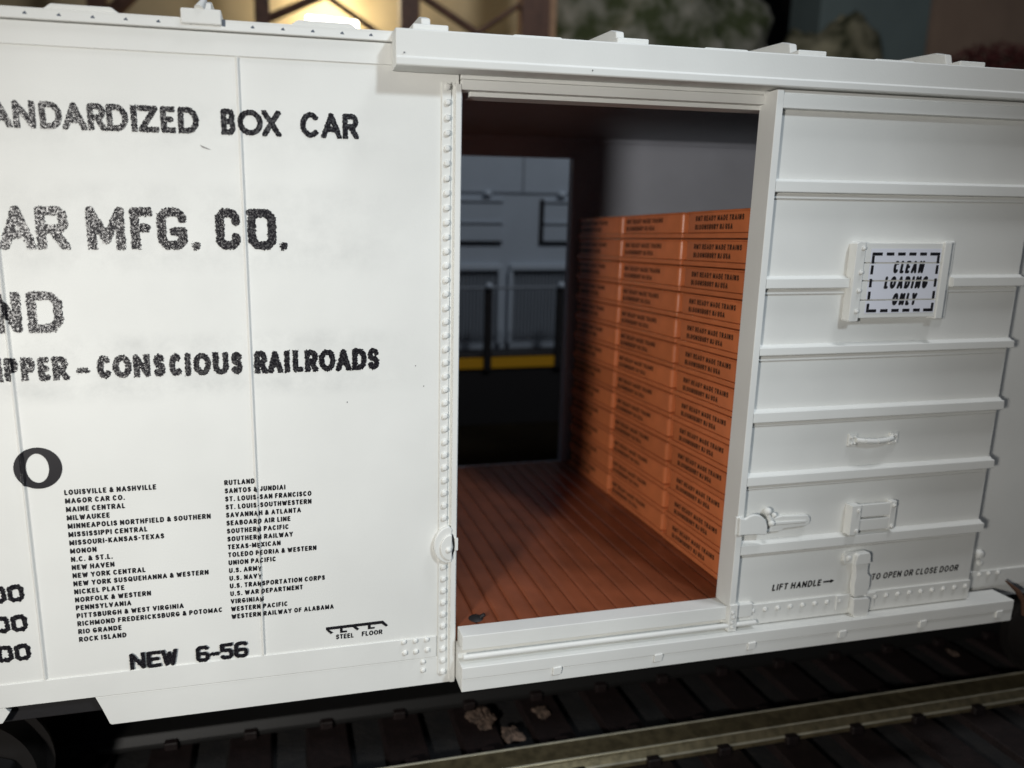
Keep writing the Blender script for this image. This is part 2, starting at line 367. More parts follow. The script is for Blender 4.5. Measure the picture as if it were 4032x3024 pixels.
# right side of the wall, beyond the doorway
b = MB().box(1.90, 7.0, 0.050, 0.08, -0.172, 3.165); b.box(3.6, 7.0, 0.052, 0.08, -0.262, -0.172); part(b.build('side_wall', WHITE, car, 0.003))
b = MB().box(3.70, 7.0, 0.036, 0.0495, -0.165, -0.04)
for x in (3.78, 3.86, 3.94, 4.4): b.rivet(x, 0.036, -0.06, 0.014, 0.014)
part(b.build('side_sill_plate', WHITE, car, 0.003))
b = MB().rivet(3.76, .05, 0.09, 0.03, 0.03); b.rivet(3.78, .05, 0.02, 0.02, 0.02); part(b.build('corner_boss', WHITE, car, smooth=True))
b = MB(); prof = [(4.21+0.04*i/12-0.02, 0.0495-0.013*0.5*(1-math.cos(2*math.pi*i/12))) for i in range(13)]; b.prism(prof, 'z', -0.03, 3.0); part(b.build('panel_seam', WHITE, car, smooth=True))
# header over the doorway
b = MB().box(-0.022, 1.90, -0.012, 0.10, 3.018, 3.17); b.box(-0.022, 1.90, -0.020, 0.06, 2.966, 3.0155)
b.box(0.03, 1.9, 0.015, 0.12, 2.942, 2.9655)
part(b.build('door_header', WHITE, car, 0.004))
# door track cover (deep fascia above the door)
prof = [(-0.0155, 3.212), (-0.134, 3.203), (-0.140, 3.197), (-0.1385, 3.080), (-0.1455, 3.072), (-0.144, 3.042), (-0.138, 3.036), (-0.0155, 3.036)]
b = MB().prism(prof, 'x', -0.373, 4.6); cover = part(b.build('track_cover', WHITE, car, 0.003))
# threshold, guide rod and lower door track
b = MB().box(0.002, 1.88, -0.102, 0.012, -0.088, 0.0); part(b.build('door_sill', WHITE, car, 0.004))
b = MB().box(-0.012, 1.9, -0.058, 0.01, -0.165, -0.09); part(b.build('sill_web', WHITE, car))
b = MB().cyl((0.006, -0.112, -0.124), (1.9, -0.112, -0.124), 0.0150); part(b.build('guide_rod', WHITE, car, smooth=True))
b = MB().box(-0.012, 3.87, -0.156, 0.0, -0.238, -0.164); b.box(-0.012, 3.875, -0.151, -0.001, -0.321, -0.238)
track = part(b.build('lower_door_track', WHITE, car, 0.005))
for x in (0.57, 1.22, 1.86, 2.52, 3.14, 3.76):
    b = MB().prism([(x-.030, -.232), (x+.022, -.228), (x+.026, -.245), (x+.018, -.278), (x-.032, -.280)], 'y', -0.163, -0.1505)
    c_ = b.build('track_clip', WHITE, track, 0.004)
    MB().prism([(x+.024, -.226), (x+.031, -.225), (x+.028, -.262), (x+.021, -.276), (x+.019, -.274), (x+.025, -.255)], 'y', -0.1535, -0.1512).build('clip_painted_shadow', BLACK, track)  # black sliver painted as the shadow at the clip's right edge
# roof: fascia, sloping sheets, seam ribs, raised panels
b = MB()
b.box(-5.25, 7.05, -0.0145, 0.10, 3.170, 3.220)
b.prism([(-0.0125, 3.2195), (1.425, 3.36), (2.88, 3.215), (2.88, 3.17), (1.425, 3.30), (-0.02, 3.171)], 'x', -5.25, 7.05)
roof = part(b.build('roof', WHITE, car, 0.004))
for k in range(-4, 6):
    x = -1.255+1.073*k
    b = MB().box(x-0.09, x+0.09, -0.030, 0.12, 3.190, 3.258)
    b.prism([(0.12, 3.22), (0.15, 3.335), (0.22, 3.36), (1.3, 3.45), (1.425, 3.44), (1.425, 3.34)], 'x', x-0.015, x+0.035)
    b.build('roof_seam_cap', WHITE, roof, 0.008)
    b = MB().prism([(x+.40, 3.219), (x+.435, 3.244), (x+.685, 3.244), (x+.72, 3.219)], 'y', -0.008, 0.9)
    b.build('raised_roof_panel', WHITE, roof, 0.006)
b = MB(); k = 0
x = -4.9
while x < -0.45:
    if abs(x+1.18) > 0.02: b.prism([(x-.010, 3.174), (x-.015, 3.194), (x-.004, 3.202), (x+.012, 3.176)], 'y', -0.0172, -0.0142)
    x += 0.1385
b.box(-1.164, -1.150, -0.0172, -0.0142, 3.172, 3.219)
b.build('eave_notches', mat('dull_slate', (0.10, 0.12, 0.15), 0.7), roof)
MB().cyl((-1.262, -0.02, 3.255), (-1.240, 0.02, 3.31), 0.024, 0.012).build('roof_pin', WHITE, roof, smooth=True)
# floor with planks, inner skins, ends
b = MB(); pw = 0.1275; x = -5.1
while x < 6.85:
    b.prism([(x+.000, -.013), (x+.006, -.006), (x+.018, -.0015), (x+.034, 0), (x+pw-.034, 0), (x+pw-.018, -.0015), (x+pw-.006, -.006), (x+pw, -.013)], 'y', 0.0125 if -.1 < x < 1.75 else 0.09, 2.848); x += pw
b.box(-5.1, 6.85, 0.09, 2.848, -0.12, -0.0135); b.box(-0.02, 1.88, 0.0125, 0.09, -0.12, -0.0135)
part(b.build('floor', FLOORM, car))
b = MB(); b.cyl((0.13, 0.075, 0.0), (0.13, 0.075, 0.010), 0.045, 0.03, 12); b.cyl((0.16, 0.07, 0.009), (0.18, 0.06, 0.028), 0.012)
part(b.build('floor_screw', BLACK, car, smooth=True))
b = MB()
b.box(-5.1, 0.15, 2.85, 2.90, -0.05, 3.17); b.box(1.822, 6.85, 2.85, 2.90, -0.05, 3.17); b.box(0.15, 1.822, 2.85, 2.90, 2.985, 3.17)
b.box(-5.1, 6.85, 2.80, 2.85, 3.13, 3.165)
part(b.build('far_inner_wall', INSIDE, car, 0.003))
b = MB().box(1.80, 1.85, 2.83, 2.93, -0.01, 2.99); part(b.build('far_door_jamb', INSIDE, car, 0.003))
b = MB().box(-5.1, 1.9, 2.86, 2.94, -0.3, -0.02); part(b.build('far_sill', INSIDE, car))
b = MB().box(-5.2, -5.1, 0.05, 2.85, -0.1, 3.2); b.box(6.85, 6.95, 0.05, 2.85, -0.1, 3.2); part(b.build('end_wall', INSIDE, car))
b = MB().prism([(0.03, 3.168), (1.425, 3.285), (2.87, 3.168), (2.87, 3.160), (1.425, 3.272), (0.03, 3.160)], 'x', -5.1, 6.85); part(b.build('ceiling', mat('dull_grey_ceiling', (0.34, 0.36, 0.40), 0.6, noise_amt=0.1, noise_scale=2), car))
# underframe and trucks
b = MB().box(-4.8, 6.5, 1.15, 1.70, -0.55, -0.13); b.box(-5.0, 6.7, 0.06, 2.80, -0.30, -0.125); part(b.build('underframe', BLACK, car, 0.01))
def truck(cx):
    b = MB()
    for y in (0.44, 2.41): b.prism([(cx-1.15, -0.85), (cx-0.6, -0.62), (cx+0.6, -0.62), (cx+1.15, -0.85), (cx+1.15, -1.05), (cx+0.75, -1.05), (cx+0.4, -1.2), (cx-0.4, -1.2), (cx-0.75, -1.05), (cx-1.15, -1.05)], 'y', y-.06, y+.06)
    b.box(cx-0.2, cx+0.2, 0.44, 2.41, -0.9, -0.5)
    t = part(b.build('truck', BLACK, car, 0.02))
    for dx in (-0.84, 0.84):
        b = MB().cyl((cx+dx, 0.50, -0.98), (cx+dx, 0.66, -0.98), 0.42, 0.42, 40); b.cyl((cx+dx, 0.66, -0.98), (cx+dx, 0.70, -0.98), 0.47, 0.46, 40)
        b.cyl((cx+dx, 2.19, -0.98), (cx+dx, 2.35, -0.98), 0.42, 0.42, 40); b.cyl((cx+dx, 0.6, -0.98), (cx+dx, 2.3, -0.98), 0.09)
        b.build('wheelset', mat('dark_wheel', (0.016, 0.014, 0.013), 0.45), t, smooth=True)
        MB().ball((cx+dx, 0.36, -1.0), 0.07).build('bearing_cap', STEEL if cx > 0 else BLACK, t, smooth=True)
truck(-3.75); truck(6.25)
b = MB()
pts = [(3.95, -0.02, -.10), (4.03, -0.05, -.17), (4.09, -0.06, -.25), (4.12, -0.05, -.36)]
for p, q, r0, r1 in zip(pts, pts[1:], (0.006, 0.017, 0.020), (0.017, 0.020, 0.014)): b.cyl(p, q, r0, r1)
part(b.build('brake_hose', mat('rusty_brown_rubber', (0.10, 0.05, 0.03), 0.6), car, smooth=True))

# ---------------------------------------------------------------- sliding door
DX0, DX1 = 1.70, 3.558
b = MB()
b.box(DX0+0.01, DX1, -0.075, -0.03, -0.155, 3.03)
door = part(b.build('sliding_door', WHITE, car, 0.003))
b = MB().box(DX0, 1.743, -0.120, 0.022, -0.10, 3.028); b.box(DX0+0.002, 1.757, -0.128, 0.02, -0.160, 0.02)
for k in range(4): b.rivet(1.722+(0.006 if k % 2 else 0), -0.128, -0.03-0.033*k, 0.011, 0.010)
b.build('door_edge_post', WHITE, door, 0.004)
b = MB().box(1.743, 1.7475, -0.0765, -0.0752, -0.05, 2.93); b.build('post_groove_shade', mat('groove_shade_grey', (0.12, 0.12, 0.14), 0.7), door)  # flat dark strip, shade of the groove beside the post put in as colour
for zt, zb, zs in [(2.569, 2.494, 2.460), (2.032, 1.961, 1.925), (1.635, 1.574, 1.537), (1.248, 1.173, 1.143), (.852, .780, .747), (.415, .338, .308)]:
    spans = [(1.7475, 2.302), (3.028, DX1+0.004)] if zt == 2.032 else [(1.7475, DX1+0.004)]
    for x0, x1 in spans:
        b = MB()
        b.prism([(-0.0752, zt), (-0.0800, zt), (-0.094, zt-0.012), (-0.113, zt-0.016), (-0.115, zb+0.004), (-0.112, zb), (-0.0752, zb)], 'x', x0, x1)
        b.prism([(-0.0752, zb-0.008), (-0.086, zb-0.008), (-0.087, zs+0.004), (-0.083, zs), (-0.0752, zs)], 'x', x0, x1-(0.018 if x1 > 3 else 0))
        b.build('door_rib', WHITE, door, 0.003)
b = MB().box(1.743, DX1+0.003, -0.117, -0.0752, 2.934, 3.006); b.box(1.743, DX1, -0.110, -0.0752, 3.006, 3.03); b.build('door_top_rail', WHITE, door, 0.004)
b = MB().box(1.757, DX1, -0.088, -0.0752, -0.155, -0.018)
x = 1.80
for k in range(20):
    x = 1.80+0.0905*k
    if not 2.56 < x < 2.74 and x < 3.52: b.rivet(x, -0.088, -0.058, 0.014, 0.013)
b.box(2.50, 2.60, -0.094, -0.0752, -0.12, -0.02); b.box(2.72, 2.80, -0.094, -0.0752, -0.13, -0.025)
b.build('door_bottom_rail', WHITE, door, 0.004)
# door latch hasp
b = MB()
b.prism([(1.699, .598)]+[(1.80+.098*math.cos(R(a)), .505+.105*math.sin(R(a))) for a in range(128, -8, -8)]+[(1.897, .472), (1.80, .481), (1.72, .483), (1.704, .478)], 'y', -0.142, -0.121)
b.prism([(1.690, .598), (1.73, .598), (1.73, .478), (1.690, .478)], 'y', -0.125, -0.1)
latch = b.build('latch_hasp', WHITE, door, 0.008, seg=3)
b = MB().ball((1.918, -0.10, .608), 0.024); b.ball((1.968, -0.098, .578), 0.016); b.ball((1.942, -0.112, .533), 0.020)
b.cyl((1.918, -0.10, .60), (1.942, -0.105, .535), 0.014); b.cyl((1.965, -0.09, .575), (1.945, -0.1, .54), 0.01)
b.build('latch_pin', WHITE, door, smooth=True)
b = MB().prism([(1.895, .555), (1.96, .555), (2.03, .567), (2.14, .560)]+[(2.195+.035*math.cos(R(a)), .523+.035*math.sin(R(a))) for a in range(80, -100, -20)]+[(2.05, .482), (2.03, .468), (1.93, .468), (1.895, .49)], 'y', -0.098, -0.0752)
b.prism([(1.97, .536), (2.19, .531), (2.205, .522), (2.19, .513), (1.97, .514)], 'y', -0.107, -0.097)
b.build('latch_tongue', WHITE, door, 0.008, seg=3)
# grab handle
b = MB()
for x0, x1, zo in ((2.452, 2.515, 0.0), (2.752, 2.815, -0.004)):
    b.box(x0, x1, -0.086, -0.0752, .985+zo, 1.062+zo)
    for zz in (1.003, 1.042): b.rivet(x0+0.018, -0.086, zz+zo, 0.010, 0.010); b.rivet(x1-0.020, -0.086, zz+zo, 0.009, 0.009)
P_ = [(2.50, -.088, 1.022), (2.55, -.104, 1.018), (2.63, -.110, 1.014), (2.71, -.104, 1.016), (2.765, -.088, 1.020)]
for p, q in zip(P_, P_[1:]): b.cyl(p, q, 0.017)
b.build('grab_handle', WHITE, door, 0.004)
# little tack board
b = MB().box(2.497, 2.565, -0.132, -0.0752, .412, .606)
for zz in (.575, .44): b.rivet(2.545, -0.132, zz, 0.012, 0.01)
b.build('tack_board_stake', WHITE, door, 0.006); b = MB()
b.box(2.795, 2.842, -0.118, -0.0752, .42, .612)
for zz in (.585, .445): b.rivet(2.82, -0.118, zz, 0.013, 0.012)
b.build('tack_board_stake', WHITE, door, 0.006)
for z0, z1 in ((.520, .603), (.430, .505)): MB().box(2.5655, 2.794, -0.118, -0.096, z0, z1).build('tack_board_plank', WHITE, door, 0.004)
# lift lever
b = MB().prism([(2.515, .262), (2.54, .279), (2.66, .283), (2.69, .27), (2.665, .215), (2.64, .20), (2.53, .203), (2.515, .22)], 'y', -0.100, -0.0752); b.rivet(2.545, -0.1, .24, 0.018, 0.014)
b.prism([(2.585, .262), (2.60, .275), (2.675, .278), (2.685, .26), (2.690, .205), (2.575, .200)], 'y', -0.128, -0.09)
b.prism([(2.590, .203), (2.685, .206), (2.688, .13), (2.712, .105), (2.715, .03), (2.700, -.02), (2.61, -.028), (2.598, .05), (2.602, .12)], 'y', -0.118, -0.08)
b.prism([(2.600, -.035), (2.712, -.040), (2.726, -.052), (2.720, -.168), (2.622, -.166), (2.606, -.14)], 'y', -0.128, -0.08)
b.build('lift_lever', WHITE, door, 0.008, seg=3)
# placard board with its sticker
b = MB()
b.prism([(2.300, 2.215), (2.318, 2.228), (2.362, 2.226), (2.366, 1.766), (2.310, 1.764), (2.300, 1.775)], 'y', -0.134, -0.0752)
for zz in (2.19, 2.052, 1.946, 1.826): b.rivet(2.347, -0.134, zz, 0.0125, 0.012)
b.build('placard_stake', WHITE, door, 0.005); b = MB()
b.box(2.908, 2.957, -0.137, -0.0752, 1.772, 2.224)
b.box(2.958, 3.030, -0.090, -0.0752, 1.768, 2.230)
for zz in (2.16, 2.052, 1.943, 1.836): b.rivet(2.990, -0.090, zz, 0.0125, 0.014)
b.build('placard_stake', WHITE, door, 0.005)
GR = [2.1055, 2.002, 1.890]
b = MB()
zs = [2.222]+GR+[1.782]
for i, (za, zb) in enumerate(zip(zs, zs[1:])): b.box(2.367, 2.907, -0.124-0.001*i, -0.095, zb+0.0035, za-0.0035)
b.box(2.367, 2.907, -0.100, -0.0752, 1.79, 2.215)
plank = b.build('placard_planks', WHITE, door, 0.002)
b = MB()
zs = [2.188]+GR+[1.812]
for i, (za, zb) in enumerate(zip(zs, zs[1:])): b.box(2.408, 2.898, -0.1256-0.001*i, -0.1245-0.001*i, zb+(0.0045 if i < 3 else 0), za-(0.0045 if i > 0 else 0))
b.build('sticker', STICK, door)
T = Text()
def bar(T, x0, x1, z0, z1, nx=1, nz=1):
    o = len(T.V)
    for j in range(nz+1):
        for i in range(nx+1): T.V.append((x0+(x1-x0)*i/nx, z0+(z1-z0)*j/nz))
    for j in range(nz):
        for i in range(nx): a = o+j*(nx+1)+i; T.F.append([a, a+1, a+nx+2, a+nx+1])
# dashed frame: corners and dashes
L_, R_, B_, T_ = 2.418, 2.890, 1.818, 2.166; th = 0.018
for z0 in (B_, T_-th):
    for x0, x1 in ((L_, L_+.070), (L_+.098, L_+.150), (L_+.176, L_+.228), (L_+.254, L_+.304), (L_+.330, L_+.378), (R_-.070, R_)): bar(T, x0, x1, z0, z0+th)
for x0 in (L_, R_-th):
    for z0, z1 in ((T_-.064, T_-th-.0005), (2.040, 2.092), (1.965, 2.014), (1.893, 1.940), (B_+th+.0005, B_+.052)): bar(T, x0, x0+th, z0, z1, 1, 8)
T.build('sticker_frame', lambda u, v: (u, -0.1266-0.001*sum(v < gz for gz in GR), v), INK, door)
T = Text()
def sticker_word(txt, x, z, sc):
    T = Text(); T.line(txt, x, z, 0.073, 0.0170, 24, sc, 0.24, slant=0.12)
    T.F = [f for f in T.F if all(abs(sum(T.V[i][1] for i in f)/len(f)-gz) > 0.0048 for gz in GR)]
    T.build('sticker_lettering', lambda u, v: (u, -0.1266-0.001*sum(v < gz for gz in GR), v), INK, door)
sticker_word('CLEAN', 2.570, 2.045, 0.59); sticker_word('LOADING', 2.520, 1.955, 0.60); sticker_word('ONLY', 2.588, 1.857, 0.58)
# stencilled words on the door
T = Text(); hh = 0.045; sc_ = 0.354/width('LIFT HANDLE', hh, 1.0)
T.line('LIFT HANDLE', 2.025, 0.056, hh, 0.0098, 16, sc_, slant=0.12)
bar(T, 2.398, 2.462, 0.0745, 0.0865); o_ = len(T.V); T.V += [(2.452, 0.094), (2.452, 0.067), (2.480, 0.0815)]; T.F.append([o_, o_+1, o_+2])
T.build('door_lettering', lambda u, v: (u, -0.0775, v), INK, door, 'black words LIFT HANDLE and arrow'); T = Text()
sc_ = 0.685/width('TO OPEN OR CLOSE DOOR', hh, 1.0)
T.line('TO OPEN OR CLOSE DOOR', 2.762, 0.056, hh, 0.0088, 16, sc_, slant=0.12)
T.build('door_lettering', lambda u, v: (u, -0.0775, v), INK, door, 'black words TO OPEN OR CLOSE DOOR')

# ---------------------------------------------------------------- lettering on the side
def on_side(off=0.0022): return lambda u, v: (u, -off-ridge(u)*1.02, v)
def lettering(T, m, lab, off=0.0022): return part(T.build('lettering', on_side(off), m, car, lab))
for wd, sp in (('STANDARDIZED', [('S',-2.44,-2.352),('T',-2.325,-2.235),('A',-2.205,-2.098),('N',-2.092,-1.999),('D',-1.983,-1.889),('A',-1.888,-1.787),('R',-1.781,-1.703),('D',-1.700,-1.607),('I',-1.595,-1.566),('Z',-1.563,-1.474),('E',-1.464,-1.401),('D',-1.387,-1.294)]),
               ('BOX', [('B',-1.193,-1.126),('O',-1.117,-0.999),('X',-1.003,-0.915)]), ('CAR', [('C',-0.822,-0.724),('A',-0.722,-0.623),('R',-0.618,-0.539)])):
    T = Text(); T.at_spans(sp, 2.713, 0.119, 0.0258, 40, 0.05); lettering(T, INKR, 'black word '+wd)
T = Text()
T.at_spans([('C',-2.345,-2.225),('A',-2.200,-2.050),('R',-2.044,-1.906),('M',-1.826,-1.658),('F',-1.632,-1.533),('G',-1.512,-1.376),('C',-1.243,-1.127),('O',-1.092,-0.956)], 2.174, 0.197, 0.041, 48, 0.055, BLK)
for a, b_ in ((-1.356, -1.317), (-0.940, -0.903)): T.put(glyph('.', 0.038, 0.044, 0.038, 14, 0.1), a, 2.172)
lettering(T, INKR, 'black words CAR MFG. CO.')
T = Text(); T.at_spans([('A',-2.42,-2.28),('N',-2.262,-2.144),('D',-2.118,-1.964)], 1.784, 0.194, 0.040, 48, 0.06, BLK)
lettering(T, INKR, 'black word AND')
T = Text()
T.at_spans([('S',-2.44,-2.38),('H',-2.37,-2.298),('I',-2.282,-2.254),('P',-2.244,-2.183),('P',-2.172,-2.109),('E',-2.097,-2.044),('R',-2.033,-1.963),('C',-1.834,-1.765),('O',-1.762,-1.675),('N',-1.666,-1.589),('S',-1.574,-1.518),('C',-1.500,-1.437),('I',-1.426,-1.395),('O',-1.385,-1.300),('U',-1.291,-1.214),('S',-1.202,-1.146),
 ('R',-1.089,-1.023),('A',-1.022,-0.947),('I',-0.940,-0.909),('L',-0.896,-0.841),('R',-0.835,-0.767),('O',-0.763,-0.676),('A',-0.675,-0.596),('D',-0.591,-0.513),('S',-0.509,-0.447)], 1.551, 0.115, 0.0285, 38, 0.075)
T.put(glyph('-', 0.054, 0.115, 0.028, 34, 0.12), -1.925, 1.540)
lettering(T, INKR, 'black words SHIPPER - CONSCIOUS RAILROADS')
# the one tall serif letter O
T = Text(); N_, M_ = 96, 14
for i in range(N_):
    a = 2*math.pi*i/N_
    ox, oz, ix, iz = -2.1435+.110*math.cos(a), 1.113+.106*math.sin(a), -2.1455+.052*math.cos(a), 1.113+.0745*math.sin(a)
    for k in range(M_+1): T.V.append((ox+(ix-ox)*k/M_, oz+(iz-oz)*k/M_))
for i in range(N_):
    j = (i+1) % N_
    for k in range(M_): T.F.append([i*(M_+1)+k, j*(M_+1)+k, j*(M_+1)+k+1, i*(M_+1)+k+1])
lettering(T, INK, 'black serif letter O')
c1 = ['LOUISVILLE & NASHVILLE','MAGOR CAR CO.','MAINE CENTRAL','MILWAUKEE','MINNEAPOLIS NORTHFIELD & SOUTHERN','MISSISSIPPI CENTRAL','MISSOURI-KANSAS-TEXAS','MONON','N.C. & ST.L.','NEW HAVEN','NEW YORK CENTRAL','NEW YORK SUSQUEHANNA & WESTERN','NICKEL PLATE','NORFOLK & WESTERN','PENNSYLVANIA','PITTSBURGH & WEST VIRGINIA','RICHMOND FREDERICKSBURG & POTOMAC','RIO GRANDE','ROCK ISLAND']
c2 = ['RUTLAND','SANTOS & JUNDIAI','ST. LOUIS-SAN FRANCISCO','ST. LOUIS-SOUTHWESTERN','SAVANNAH & ATLANTA','SEABOARD AIR LINE','SOUTHERN PACIFIC','SOUTHERN RAILWAY','TEXAS-MEXICAN','TOLEDO PEORIA & WESTERN','UNION PACIFIC','U.S. ARMY','U.S. NAVY','U.S. TRANSPORTATION CORPS','U.S. WAR DEPARTMENT','VIRGINIAN','WESTERN PACIFIC','WESTERN RAILWAY OF ALABAMA']
hh = 0.0288; tt = 0.0069
s1 = 0.685/width(c1[4], hh, 1.0); s2 = 0.548/width(c2[-1], hh, 1.0)
T = Text()
for i, l in enumerate(c1): T.line(l, -2.036, 0.9645-0.04483*i, hh, tt, 13, s1)
lettering(T, INK, 'left column of railroad names in small black capitals')
T = Text()
for i, l in enumerate(c2): T.line(l, -1.267, 0.9625-0.04487*i, hh, tt, 13, s2)
lettering(T, INK, 'right column of railroad names in small black capitals')
T = Text()
T.at_spans([('N',-1.798,-1.719),('E',-1.712,-1.642),('W',-1.638,-1.556)], -0.031, 0.096, 0.0210, 40, 0.06, BLK)
lettering(T, INKR, 'black word NEW', 0.0098)
T = Text()
T.at_spans([('6',-1.462,-1.393),('5',-1.336,-1.268),('6',-1.262,-1.189)], -0.031, 0.096, 0.0210, 40, 0.06, BLK)
T.put(glyph('-', 0.050, 0.093, 0.022, 28, 0.12), -1.390, -0.035)
lettering(T, INKR, 'black date 6-56', 0.0098)
for z0 in (0.415, 0.250, 0.087):
    T = Text()
    for x0 in (-2.508, -2.428, -2.346): T.put(glyph('0', 0.076, 0.094, 0.024, 28, 0.09, BLK, 0, True, int(abs(x0*100))), x0, z0)
    lettering(T, INKR, 'row of black zeros')
T = Text()
def poly(T, pts): o = len(T.V); T.V += pts; T.F.append(list(range(o, o+len(pts))))
poly(T, [(-.762,.091),(-.441,.0955),(-.448,.0765),(-.745,.0735),(-.762,.0755)])
poly(T, [(-.762,.075),(-.7445,.073),(-.722,.055),(-.736,.046)])
poly(T, [(-.441,.095),(-.411,.063),(-.423,.055),(-.448,.0765)])
poly(T, [(-.684,.0739),(-.670,.0741),(-.670,.059),(-.645,.059),(-.645,.0475),(-.684,.0475)])
poly(T, [(-.612,.0748),(-.592,.0750),(-.575,.059),(-.589,.0515)])
poly(T, [(-.527,.0756),(-.511,.0758),(-.511,.062),(-.488,.062),(-.488,.0515),(-.527,.0515)])
T.line('STEEL', -.708, .010, .030, .0068, 14, .100/width('STEEL', .030, 1.0, .14), .14); T.line('FLOOR', -.562, .0115, .030, .0068, 14, .118/width('FLOOR', .030, 1.0, .14), .14)
lettering(T, INK, 'black bracket emblem above the words STEEL FLOOR')

T = Text()
poly(T, [(-1.295, 2.664), (-1.272, 2.655), (-1.242, 2.642), (-1.262, 2.645), (-1.285, 2.652)])
part(T.build('scuff_mark', lambda u, v: (u, -0.0016, v), mat('grey_scuff', (0.30, 0.29, 0.28), 0.7), car))
for x_, z_ in ((-0.252, 1.564), (-0.207, 1.451), (-0.62, 1.38)):
    T = Text(); poly(T, [(x_-.003, z_), (x_, z_-.004), (x_+.003, z_+.001), (x_, z_+.004)]); part(T.build('black_speck', lambda u, v: (u, -0.0016, v), INK, car))
for x_, z_ in ((0.620, 3.060), (-0.335, 3.092)):
    T = Text(); poly(T, [(x_-.004, z_), (x_, z_-.005), (x_+.004, z_+.001), (x_, z_+.005)]); part(T.build('black_speck', lambda u, v: (u, -0.1472, v), INK, car))

# ================================================================== CARTONS
CX = 1.842; ROWS = 13; PITCH = 0.1868
def carton_mesh(y0, y1):
    b = MB(); d = 0.60
    z0, z1 = 0.0, PITCH-0.007
    prof_body = (0.036, z1-0.012)
    def ring(x_in, ya, yb, z):
        pass
    b.box(CX+0.004, CX+d, y0+0.030, y1-0.028, prof_body[0], prof_body[1])
    ed = [e for e in b.bm.edges if abs(e.verts[0].co.x-CX-.004) < 1e-4 and abs(e.verts[1].co.x-CX-.004) < 1e-4 and abs(e.verts[0].co.z-e.verts[1].co.z) > .05]
    bmesh.ops.bevel(b.bm, geom=ed, offset=0.026, segments=5, profile=0.5, affect='EDGES')
    b.box(CX-0.002, CX+d, y0+0.010, y1-0.010, 0.0, 0.034)
    b.box(CX-0.000, CX+d, y0+0.018, y1-0.016, z1-0.013, z1)
    return b
def carton_text(y0, y1):
    T = Text(); H = 0.037; full = 0.565
    def fit(txt, v, wid, u0):
        s = wid/width(txt, H, 1.0); T.line(txt, u0, v, H, 0.0092, 11, s)
    fit('RMT READY MADE TRAINS', 0.112, full*(y1-y0)/0.92, 0.0)
    fit('BLOOMSBURY NJ USA', 0.056, full*0.80*(y1-y0)/0.92, 0.0)
    return T
ordn = ['topmost', 'second from the top', 'third from the top', 'fourth from the top', 'fifth from the top', 'sixth from the top', 'seventh from the top', 'eighth from the top', 'ninth from the top', 'fourth from the floor', 'third from the floor', 'second from the floor', 'lowest on the floor']
cols = [(0.084, 0.925, 'front column by the open sliding door'), (0.925, 1.84, 'middle column of the stack'), (1.84, 2.755, 'shaded rear column by the far doorway')]
for ci, (y0, y1, where) in enumerate(cols):
    body = carton_mesh(y0, y1); proto = None
    for r in range(ROWS):
        z = 0.002+PITCH*(ROWS-1-r)
        lab = 'orange carton, %s, %s' % (ordn[r], where)
        if proto is None:
            o = body.build('carton', CARD, None, 0.009, seg=3)
            t_ = carton_text(y0, y1).build('carton_lettering', lambda u, v, y1=y1: (CX+0.0032, (y1-0.055)-u if ci else (y1-0.13)-u, v), PLINK, o)
            proto = (o, t_)
        else:
            o = proto[0].copy(); COL.objects.link(o); t2 = proto[1].copy(); COL.objects.link(t2); t2.parent = o
        o.location = (random.uniform(-.003, .003), random.uniform(-.003, .003), z)
        tag(o, lab, 'carton', 'orange cartons stacked inside the boxcar')

# ================================================================== TRACK UNDER THE CAR
trk = empty('railway_track', (0.86, 1.42, -1.56), 'three rail model track with brown ties below the boxcar', 'track')
trk_inv = Matrix.Translation((-0.86, -1.42, 1.56))
def tp(o): o.matrix_parent_inverse = trk_inv; return o
def rail(yc, m):
    prof = [(-.101, .0), (-.108, -.018), (-.145, -.050), (-.150, -.060), (-.150, -.105), (.150, -.105), (.150, -.060), (.145, -.050), (.098, -.018), (.088, .0)]
    b = MB().prism([(yc+u, -1.40+v) for u, v in prof], 'x', -14, 16)
    r = tp(b.build('rail', m, trk, 0.012, seg=3))
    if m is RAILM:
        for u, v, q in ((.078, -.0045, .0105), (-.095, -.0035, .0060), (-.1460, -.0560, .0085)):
            MB().cyl((-14, yc+u, -1.40+v), (16, yc+u, -1.40+v), q, None, 8).build('edge_highlight', EDGEHI, r, smooth=True)  # bright tubes added along the worn edges to give highlight lines
    return r
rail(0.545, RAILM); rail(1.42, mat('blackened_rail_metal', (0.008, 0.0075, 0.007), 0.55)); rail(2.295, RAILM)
tie0 = None
for k in range(-18, 25):
    x = 1.575+0.572*k
    if not -5 < x < 9: continue
    if tie0 is None:
        b = MB().prism([(-.17, -1.575), (-.15, -1.505), (.15, -1.505), (.17, -1.575)], 'y', -0.55, 3.40)
        tie0 = tp(b.build('tie', TIE, trk, 0.012))
        clips = []
        for yy in (0.385, 0.705, 1.26):
            clips.append(MB().box(-.052, .048, yy-.03, yy+.03, -1.506, -1.440).build('rail_clip', TIE, tie0, 0.012))
        t_ = tie0
    else:
        t_ = tie0.copy(); COL.objects.link(t_)
        for c_ in clips: d_ = c_.copy(); COL.objects.link(d_); d_.parent = t_
    t_.location = (x, 0, 0)
